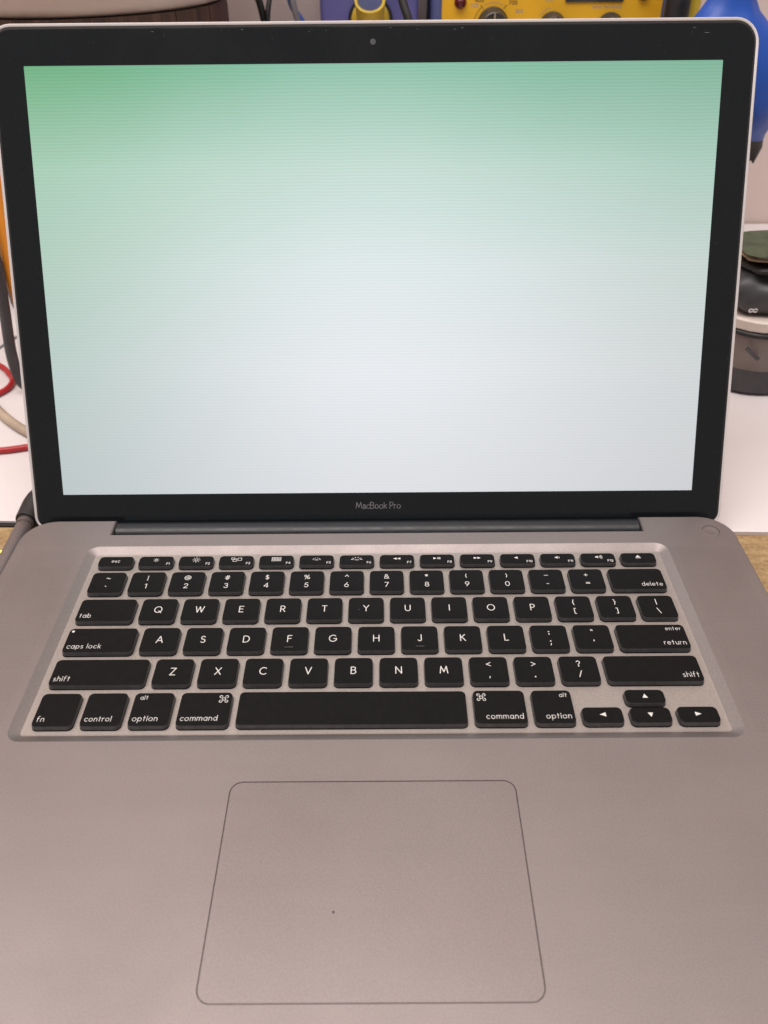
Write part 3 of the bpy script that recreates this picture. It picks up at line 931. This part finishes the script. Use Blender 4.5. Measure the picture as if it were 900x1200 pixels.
# ---- lid (local frame: x, z up the panel from the lower edge of the picture, -y to the viewer)
TILT = math.radians(25.2)
def yl(L, y):
    return [(p[0], y, p[1]) for p in L]
def lid_loop(d, y, rt=11.5, rb=7.5):
    return yl(rrect(-HW + d, HW - d, -19.5 + d, 225.6 - d, (max(rb - d, .6), max(rb - d, .6), max(rt - d, .6), max(rt - d, .6)), 8), y)
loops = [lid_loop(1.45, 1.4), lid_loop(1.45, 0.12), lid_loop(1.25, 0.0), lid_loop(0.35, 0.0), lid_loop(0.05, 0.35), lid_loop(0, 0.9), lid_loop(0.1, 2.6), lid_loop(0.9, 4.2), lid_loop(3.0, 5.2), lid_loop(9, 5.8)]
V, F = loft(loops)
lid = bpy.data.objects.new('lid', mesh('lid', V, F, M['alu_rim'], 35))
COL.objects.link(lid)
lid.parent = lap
LIDO = (0.08, 48.49, 8.51)
lid.location = (LIDO[0] * MM, LIDO[1] * MM, (LIDO[2] + Z0) * MM)
lid.rotation_euler = (-TILT, 0, 0)


def on_lid(name, V, F, mat, sharp=35):
    o = bpy.data.objects.new(name, mesh(name, V, F, mat, sharp))
    COL.objects.link(o)
    o.parent = lid
    return o


on_lid('gasket', *loft([lid_loop(1.50, 1.35), lid_loop(1.50, 0.30), lid_loop(1.75, 0.12), lid_loop(2.3, 0.12)]), M['gasket'])
on_lid('display_glass', *loft([lid_loop(2.35, 0.11), lid_loop(2.35, -0.12), lid_loop(2.6, -0.28), lid_loop(3.0, -0.32)]), M['glass'], 25)
sc = rrect(-165.6, 165.6, 0.0, 207.0, 0.25, 2)
on_lid('screen', *loft([yl(sc, -0.33), yl(sc, -0.36)], True, True), M['screen'])
V, F = [], []
L = [[(0.1 + r * math.cos(2 * math.pi * k / 20), y, 216.2 + r * math.sin(2 * math.pi * k / 20)) for k in range(20)] for r, y in ((1.35, -.325), (1.3, -.37), (.8, -.38))]
on_lid('camera_lens', *loft(L), M['lens'])
ink = Ink().text('M\x01cBook Pro', 0.5, -8.6, 3.35, .34, track=.17, sx=.92)
ink_obj('model_name', ink, M['mark'], lid, lambda a, b, c: (a, -.33 - c, b))
# fine scratches and nicks along the glass edge
V, F = [], []
for i in range(22):
    ed = random.choice('tttlr')
    if ed == 't':
        x, z = random.uniform(-176, 178), 221.6 + random.uniform(-.8, .5)
    else:
        x, z = (-178.6 if ed == 'l' else 178.8) + random.uniform(-.3, .3), random.uniform(-8, 190)
    ln, a = random.uniform(.15, .8), 0 if ed == 't' else math.pi / 2
    if i < 2:
        x, z, ln = (150 + 7 * i, 218.8, 1.5)
    b = len(V)
    cx, sx = math.cos(a) * ln, math.sin(a) * ln
    V += [(x - cx, -.345, z - sx), (x + sx * .1 + .0, -.345, z + .10 + cx * .02), (x + cx, -.345, z + sx), (x + .10 * (a > 0), -.345, z - .10 * (a == 0))]
    F.append((b, b + 1, b + 2, b + 3))
on_lid('scratches', V, F, M['mark'])['kind'] = 'stuff'

# ================================================================== POWER PLUG on the left side
plug = empty('power_plug', (-188, 20, BZ), 'silver magnetic charging plug with a black boot against the side of the laptop', 'power plug')
po = (-188, 20, BZ)
obj('barrel', *tube([(-187.6, -14, -7.5), (-187.6, -13, -7.5), (-187.8, 10, -7.5), (-188.6, 38, -7.6), (-189.0, 43, -7.8)], [2.2, 4.0, 4.2, 4.3, 3.6], 16, 4), M['alu_pad'], plug, po, sharp=50)
obj('collar', *tube([(-189.0, 43, -7.8), (-189.4, 47, -8.0)], [4.4, 4.4], 16, 2), M['alu_pad'], plug, po, sharp=50)
obj('boot', *tube([(-189.2, 47, -8.0), (-188.6, 54, -7.4), (-187.5, 62, -5.6), (-183, 72, -4.5), (-172, 82, -6)], [6.0, 6.6, 6.6, 5.4, 3.6], 14, 5), M['black'], plug, po, sharp=50)
obj('cord', *tube([(-172, 82, -6), (-150, 92, -10), (-110, 96, SZ + 2.4), (-40, 130, SZ + 2.4), (60, 150, SZ + 2.4), (120, 230, SZ + 2.4)], 2.3, 10), M['black'], plug, po)
obj('charge_light', *lathe([(0.9, 0), (.9, .5), (.5, .7)], (-192.0, 19.5, -6.2), 12), M['led'], plug, po)
obj('contact_strip', *box(-194.6, -190.0, 9.2, 10.4, -6.2, -4.8, .5, .2), M['pin'], plug, po)

# ================================================================== BACKGROUND
# ---- cream bowl on a brown stave drum
dr = empty('stave_drum', (-215, 400, SZ), 'dark brown drum of upright wooden staves standing behind the laptop lid', 'drum')
n = 56
for k in range(n):
    a0, a1 = 2 * math.pi * (k + .012) / n, 2 * math.pi * (k + .988) / n
    rr = 105 + random.uniform(-.5, .5)
    L = [(rr, a0), (rr + .6, (a0 + a1) / 2), (rr, a1), (rr - 6, a1), (rr - 6, a0)]
    lp = lambda z: [(-215 + r * math.cos(a), 400 + r * math.sin(a), z) for r, a in L]
    obj('stave', *loft([lp(SZ), lp(197)]), M['drum'], dr, (-215, 400, SZ))
obj('drum_floor', *lathe([(98.5, 185), (98.5, 188)], (-215, 400, 0), 40), M['drum'], dr, (-215, 400, SZ))
obj('bowl', *lathe([(60, 197.3), (100, 197.3), (103.5, 199), (107, 205), (118, 226), (128, 252), (134, 285), (131, 285), (115, 232), (98, 208), (50, 204)], (-215, 400, 0), 64), M['cream'],
    origin=(-215, 400, 197.3), sharp=60, label='cream enamel bowl resting on the brown stave drum', cat='bowl')

# ---- cables hanging down the wall
def cable(name, pts, r, m, label, group=None):
    return obj(name, *tube(pts, r, 10), M[m], None, tuple(pts[-1]), sharp=70, label=label, cat='cable', group=group)
cable('power_cable', [(-111, 546, 300), (-108, 520, 240), (-101, 500, 200), (-94, 495, 165), (-92, 492, 80), (-96, 470, SZ + 3.2)], 3.0, 'black', 'black cable sloping down the wall beside the brown drum')
cable('power_cable', [(-78, 546, 300), (-84, 520, 240), (-88, 502, 196), (-91, 488, 165), (-86, 480, 80), (-80, 455, SZ + 2.4)], 2.2, 'black', 'thin black cable crossing the sloping black cable')
cable('lead', [(-76, 546, 300), (-74, 510, 215), (-70, 500, 186), (-64, 498, 150), (-66, 480, 60), (-60, 430, SZ + 2.9)], 2.7, 'grey_cable', 'grey lead hanging beside the blue lead')
cable('lead', [(-84, 547, 290), (-78, 524, 215), (-72.5, 508, 184), (-60, 502, 158), (-56, 490, 60), (-44, 420, SZ + 2.6)], 2.4, 'blue_cable', 'blue lead hanging beside the grey lead')

# ---- violet station with its yellow holder
vo = (-6, 450, SZ)
st = empty('soldering_station', vo, 'violet-blue station box with a yellow round tool holder on its front', 'station')
obj('case', *box(-44.5, 32.8, 450, 535, SZ, 238, 4, 1.5), M['violet'], st, vo)
obj('socket_plate', *lathe([(17.5, 0), (17.5, 2.5), (16.5, 3.2)], (-4.8, 450, 178), 32, 'y'), M['black'], st, vo)
hd = obj('holder', *lathe([(15.2, 3.2), (15.2, 9), (14.0, 12), (12.0, 13)], (-4.8, 450, 178), 32, 'y'), M['yellow2'], st, vo)
def slant(prof, c, ax, n=24):
    ax = Vector(ax).normalized()
    s = ax.cross(Vector((1, 0, 0))).normalized()
    u = Vector((1, 0, 0))
    return loft([[tuple(Vector(c) + ax * h + r * (u * math.cos(2 * math.pi * k / n) + s * math.sin(2 * math.pi * k / n))) for k in range(n)] for r, h in prof])
ax = (0, -.62, .78)
obj('holder_tube', *slant([(10, -6), (11, 6), (11.6, 17), (10.4, 17.6), (9.6, 17.0), (9.0, 8)], (-4.8, 438, 180), ax), M['yellow2'], hd, vo)
obj('holder_lining', *slant([(9.2, 9), (9.3, 15.5)], (-4.8, 438, 180), ax), M['dark_blue'], hd, vo)
cable('iron_cord', [(10, 452, 262), (14, 440, 225), (19, 428, 196), (26, 420, 176), (34, 412, 140), (36, 400, 60), (30, 380, SZ + 3.4)], 3.3, 'black', 'black cord falling across the violet station box')

# ---- yellow instrument
io = (136, 440, SZ)
ins = empty('bench_instrument', io, 'yellow-fronted bench instrument in a blue case with three dark dials', 'instrument')
obj('case', *box(43, 226, 443, 536, SZ, 246, 5, 1.5), M['blue_case'], ins, io)
def xz(L, y):
    return [(p[0], y, p[1]) for p in L]
pl = rrect(50.9, 221.3, SZ + 6, 241, 3, 4)
obj('front_panel', *loft([xz(pl, 443.5), xz(pl, 440.4), xz(rrect(51.5, 220.7, SZ + 6.6, 240.4, 2.4, 4), 440.0)]), M['yellow'], ins, io)
dw = rrect(145.7, 190.5, 189.8, 214, 1, 3)
obj('display_window', *loft([xz(dw, 440.5), xz(dw, 439.2), xz(rrect(146.4, 189.8, 190.5, 213.3, .6, 3), 438.9)]), M['smoke'], ins, io)
for (dx, dz, r) in ((90.7, 175.6, 12.0), (137.2, 173.6, 10.4), (182.3, 172.6, 10.6)):
    k = obj('dial', *lathe([(r, 0), (r, 3), (r * .93, 4.2), (r * .80, 12.5), (r * .74, 13.2), (r * .3, 13.0)], (dx, 440, dz), 36, 'y'), M['dial'], ins, io, sharp=30)
    ink = Ink()
    ink.stroke([(0, r * .2), (0, r * .7)], .9)
    ink_obj('pointer', ink, M['print_grey'], k, lambda a, b, c, dx=dx, dz=dz: (dx + a - io[0], 440 - 13.25 - c - io[1], dz + b - io[2]))
obj('indicator_lamp', *lathe([(4.6, 0), (4.6, 1.2), (3.9, 1.6), (3.2, 3.2), (1.2, 4.2)], (64.9, 440, 190.5), 20, 'y'), M['red_led'], ins, io, sharp=60)
obj('indicator_lamp', *lathe([(4.6, 0), (4.6, 1.2), (3.9, 1.6), (3.2, 3.2), (1.2, 4.2)], (205.5, 440, 195.0), 20, 'y'), M['red_led'], ins, io, sharp=60)
on_panel = lambda a, b, c: (a - io[0], 440 - c - io[1], b - io[2])
ink = Ink()
ink.text('700', 105.6, 188.6, 2.5, .55, track=.3)
ink.text('600', 79.6, 190.6, 2.5, .55, track=.3)
for a in (52, 128):
    t = math.radians(a)
    ink.stroke([(90.7 + 13.2 * math.cos(t), 175.6 + 13.2 * math.sin(t)), (90.7 + 16 * math.cos(t), 175.6 + 16 * math.sin(t))], .6)
ink.stroke(arc(90.7, 175.6, 14.6, 14.6, 175, 130, 8), .45)
ink_obj('dark_lettering', ink, M['print_dark'], ins, on_panel)
ink = Ink()
ink.text('500', 76.0, 187.0, 2.3, .5, track=.3)
ink.text('800', 111.0, 183.0, 2.3, .5, track=.3)
ink.text('A10', 133.4, 190.4, 2.5, .5, track=.3)
ink.text('Temp Terminals'.replace('T', 'T').lower(), 178.5, 185.6, 2.3, .42, track=.3)
ink.stroke(arc(137.2, 173.6, 12.6, 12.6, 140, 100, 6), .4)
ink.stroke(arc(90.7, 175.6, 14.6, 14.6, 120, 60, 8), .35)
ink_obj('faded_lettering', ink, M['print_grey'], ins, on_panel)

# ---- hoses and the blue handpiece to the right of it
cable('air_hose', [(232, 500, 300), (224, 430, 250), (221, 402, 205), (221, 400, 160), (226, 404, 80), (236, 420, 20), (250, 450, SZ + 9)], 9.0, 'black', 'thick black hose hanging between the yellow instrument and the blue handpiece')
cable('coloured_tube', [(243, 520, 300), (240, 440, 250), (237, 417, 205), (235, 415, 150), (238, 418, 60), (246, 430, SZ + 6.5)], 6.0, 'yellow2', 'yellow-green tube beside the thick black hose')

hp = (262, 346, SZ)
gun = empty('handpiece', hp, 'bulging bright blue handpiece on a black stand behind the corner of the lid', 'handpiece')
def body():
    n, loops = 28, []
    prof = [(97, 2.5, 280), (103, 6, 278), (109, 10, 275), (114.5, 15, 269), (119, 20, 264.5), (126, 28, 260), (134, 33.5, 257), (141, 34.5, 256), (150, 37.5, 254), (162, 38.5, 250), (174, 34, 246.5), (186, 26, 242.5), (194, 19.5, 241), (201, 15.5, 240.5), (212, 14, 240), (226, 15, 240), (236, 11, 240)]
    for z, r, cx in prof:
        L = []
        for k in range(n):
            a = 2 * math.pi * k / n
            q = 1 + .06 * math.sin(3 * a + z * .09) + .03 * math.sin(7 * a - z * .11) + .012 * math.sin(11 * a + z * .2)
            L.append((cx + r * q * math.cos(a), 346 + r * .8 * q * math.sin(a), z + 2.0 * math.sin(2 * a + .4)))
        loops.append(L)
    return loops
B = body()
obj('shell', *loft(B[3:]), M['blue'], gun, hp, sharp=70)
obj('nozzle', *loft(B[:4]), M['black'], gun, hp, sharp=70)
obj('stand', *tube([(262, 350, 124), (250, 352, 85), (232, 356, 40), (222, 360, 0), (220, 360, SZ + .2)], [8, 8, 8, 9, 16], 12), M['black'], gun, hp)

# ---- boxes and pouches stacked at the right
bx0, bx1, by0, by1 = 226, 350, 188, 300
def tray_loop(d, z, r=34):
    return at(rrect(bx0 + d, bx1 - d, by0 + d, by1 - d, r - d, 8), z)
to = ((bx0 + bx1) / 2, (by0 + by1) / 2, SZ)
tray = empty('smoked_tray', to, 'low smoked plastic tray with rounded corners on the white sheet', 'tray')
obj('tray_bottom', *loft([tray_loop(5, SZ), tray_loop(1.2, SZ + 2.5), tray_loop(.6, 2.6)]), M['smoke'], tray, to, sharp=50)
obj('tray_wall', *loft([tray_loop(.9, 2.7), tray_loop(.2, 26.4)]), M['taupe'], tray, to, sharp=50)
obj('tray_rim', *loft([tray_loop(-.6, 26.5), tray_loop(-1.0, 27.0), tray_loop(-1.0, 29.0), tray_loop(-.4, 29.5)]), M['black'], tray, to, sharp=40)
obj('bent_clip', *tube([(241, 187.6, 21), (245.5, 187.3, 17), (250, 187.2, 13.5)], 1.5, 8), M['smoke'], tray, to)
bo = (300, 258, 29.6)
obj('box_lid', *box(227, 348, 189, 296, 29.6, 37.6, 30, 1.2, 6), M['cream'], None, bo, label='flat cream plastic box lid lying on the smoked tray', cat='box lid')


def lump(name, cx, cy, z0, sx, sy, sz, mat, parent, origin, seed, sq=.55):
    """soft bag: squashed rounded block with folds"""
    rnd = random.Random(seed)
    ph = [rnd.uniform(0, 6) for _ in range(6)]
    n, m = 32, 12
    loops = []
    for j in range(m + 1):
        t = j / m
        zz = -math.cos(math.pi * t)
        rr = max(math.sin(math.pi * t), .04) ** sq
        L = []
        for k in range(n):
            a = 2 * math.pi * k / n
            ca, sa = math.cos(a), math.sin(a)
            c = math.copysign(abs(ca) ** .55, ca)
            s = math.copysign(abs(sa) ** .55, sa)
            q = 1 + .03 * math.sin(4 * a + ph[0] + 2 * zz) + .025 * math.sin(9 * a + ph[1] - 3 * zz)
            L.append((cx + sx * rr * c * q, cy + sy * rr * s * q, z0 + sz * (zz + 1) / 2 * (1 + (.10 * math.sin(2 * a + ph[2]) + .05 * math.sin(5 * a + ph[3])) * t)))
        loops.append(L)
    return obj(name, *loft(loops), mat, parent, origin, sharp=80)


po2 = (286, 219, 37.7)
pouch = empty('pouch', po2, 'charcoal pouch with a small white mark lying on the cream box lid', 'pouch')
lump('pouch_body', 286, 219, 37.7, 56, 27, 26, M['pouch'], pouch, po2, 3, .26)
lump('flap', 288, 220, 62.0, 54, 25, 10, M['black'], pouch, po2, 5, .4)
ink = Ink()
ink.stroke(arc(-1.3, 0, 1.25, 1.0, 0, 360, 12), .9)
ink.stroke(arc(1.5, 0, 1.25, 1.0, 0, 360, 12), .9)
ink_obj('white_mark', ink, M['white_plastic'], pouch, lambda a, b, c: (a - 47.0, -29.0 - c, b + 8.4))
oo = (290, 221, 71)
cl = empty('cloth', oo, 'folded olive cloth with tan edges on top of the charcoal pouch', 'cloth')
lump('fold', 288, 221, 71.0, 55, 25, 5.5, M['tan'], cl, oo, 8, .4)
def wedge():
    loops = []
    n = 26
    for q, ins in ((0, 0.), (.35, -.8), (1, 3.0)):
        L = rrect(232.5 + ins, 342 - ins, 198 + ins, 244 - ins, 10, 6)
        lp = []
        for i, (x, y) in enumerate(L):
            h = 1.5 + min(1, max(0, (x - 234) / 34)) ** 1.2 * 5.5 + .5 * math.sin(x * .21 + y * .13)
            lp.append((x, y + 1.5 * math.sin(x * .3), 76.6 + .6 * math.sin(i * .9) * (q == 0) + q * h))
        loops.append(lp)
    return loops
obj('cover', *loft(wedge()), M['olive'], cl, oo, sharp=70)

# ---- leads on the white sheet at the left
cable('lead', [(-380, 250, SZ + 2.2), (-320, 252, SZ + 2.2), (-282, 243, SZ + 2.2), (-264, 225, SZ + 2.2), (-258.5, 213, SZ + 2.2), (-261, 200, SZ + 2.2), (-275, 188, SZ + 2.2), (-320, 182, SZ + 2.2), (-370, 190, SZ + 2.2)], 2.0, 'red', 'red lead curling into a loop on the white sheet')
cable('lead', [(-330, 122, SZ + 2.2), (-285, 124, SZ + 2.2), (-240, 125.5, SZ + 2.2), (-221.5, 129, SZ + 2.2), (-211, 133, SZ + 2.2)], 2.0, 'red', 'short straight end of red lead beside the laptop lid')
cable('lead', [(-330, 262, SZ + 3), (-290, 222, SZ + 3), (-262, 184, SZ + 3), (-236, 156, SZ + 3), (-205, 132, SZ + 3)], 3.2, 'beige_cable', 'beige lead running behind the lid below the red loop')
cable('thin_wire', [(-300, 252, SZ + 1), (-291, 268, SZ + 1), (-284, 288, SZ + 1), (-268, 330, SZ + 1)], 0.9, 'grey_cable', 'thin grey wire on the white sheet behind the red loop')
cable('thick_cable', [(-330, 235, SZ + 4.5), (-318, 225, 80), (-280, 208, 150), (-246, 200, 130), (-236.5, 198, 85), (-240.5, 199, 50), (-246, 200, 12), (-245, 204, SZ + 5), (-232, 214, SZ + 3.7), (-195, 240, SZ + 3.7)], 3.7, 'dark_cable', 'dark grey cable arching up from the sheet beside the orange cable')
cable('thick_cable', [(-320, 280, SZ + 5), (-310, 262, 120), (-270, 230, 190), (-230, 210, 175), (-222, 206, 131), (-227, 206, 100), (-231.5, 206, 70), (-231, 206, 45), (-226, 208, 5), (-222, 212, SZ + 6)], 5.6, 'orange', 'orange cable arching up behind the edge of the lid')
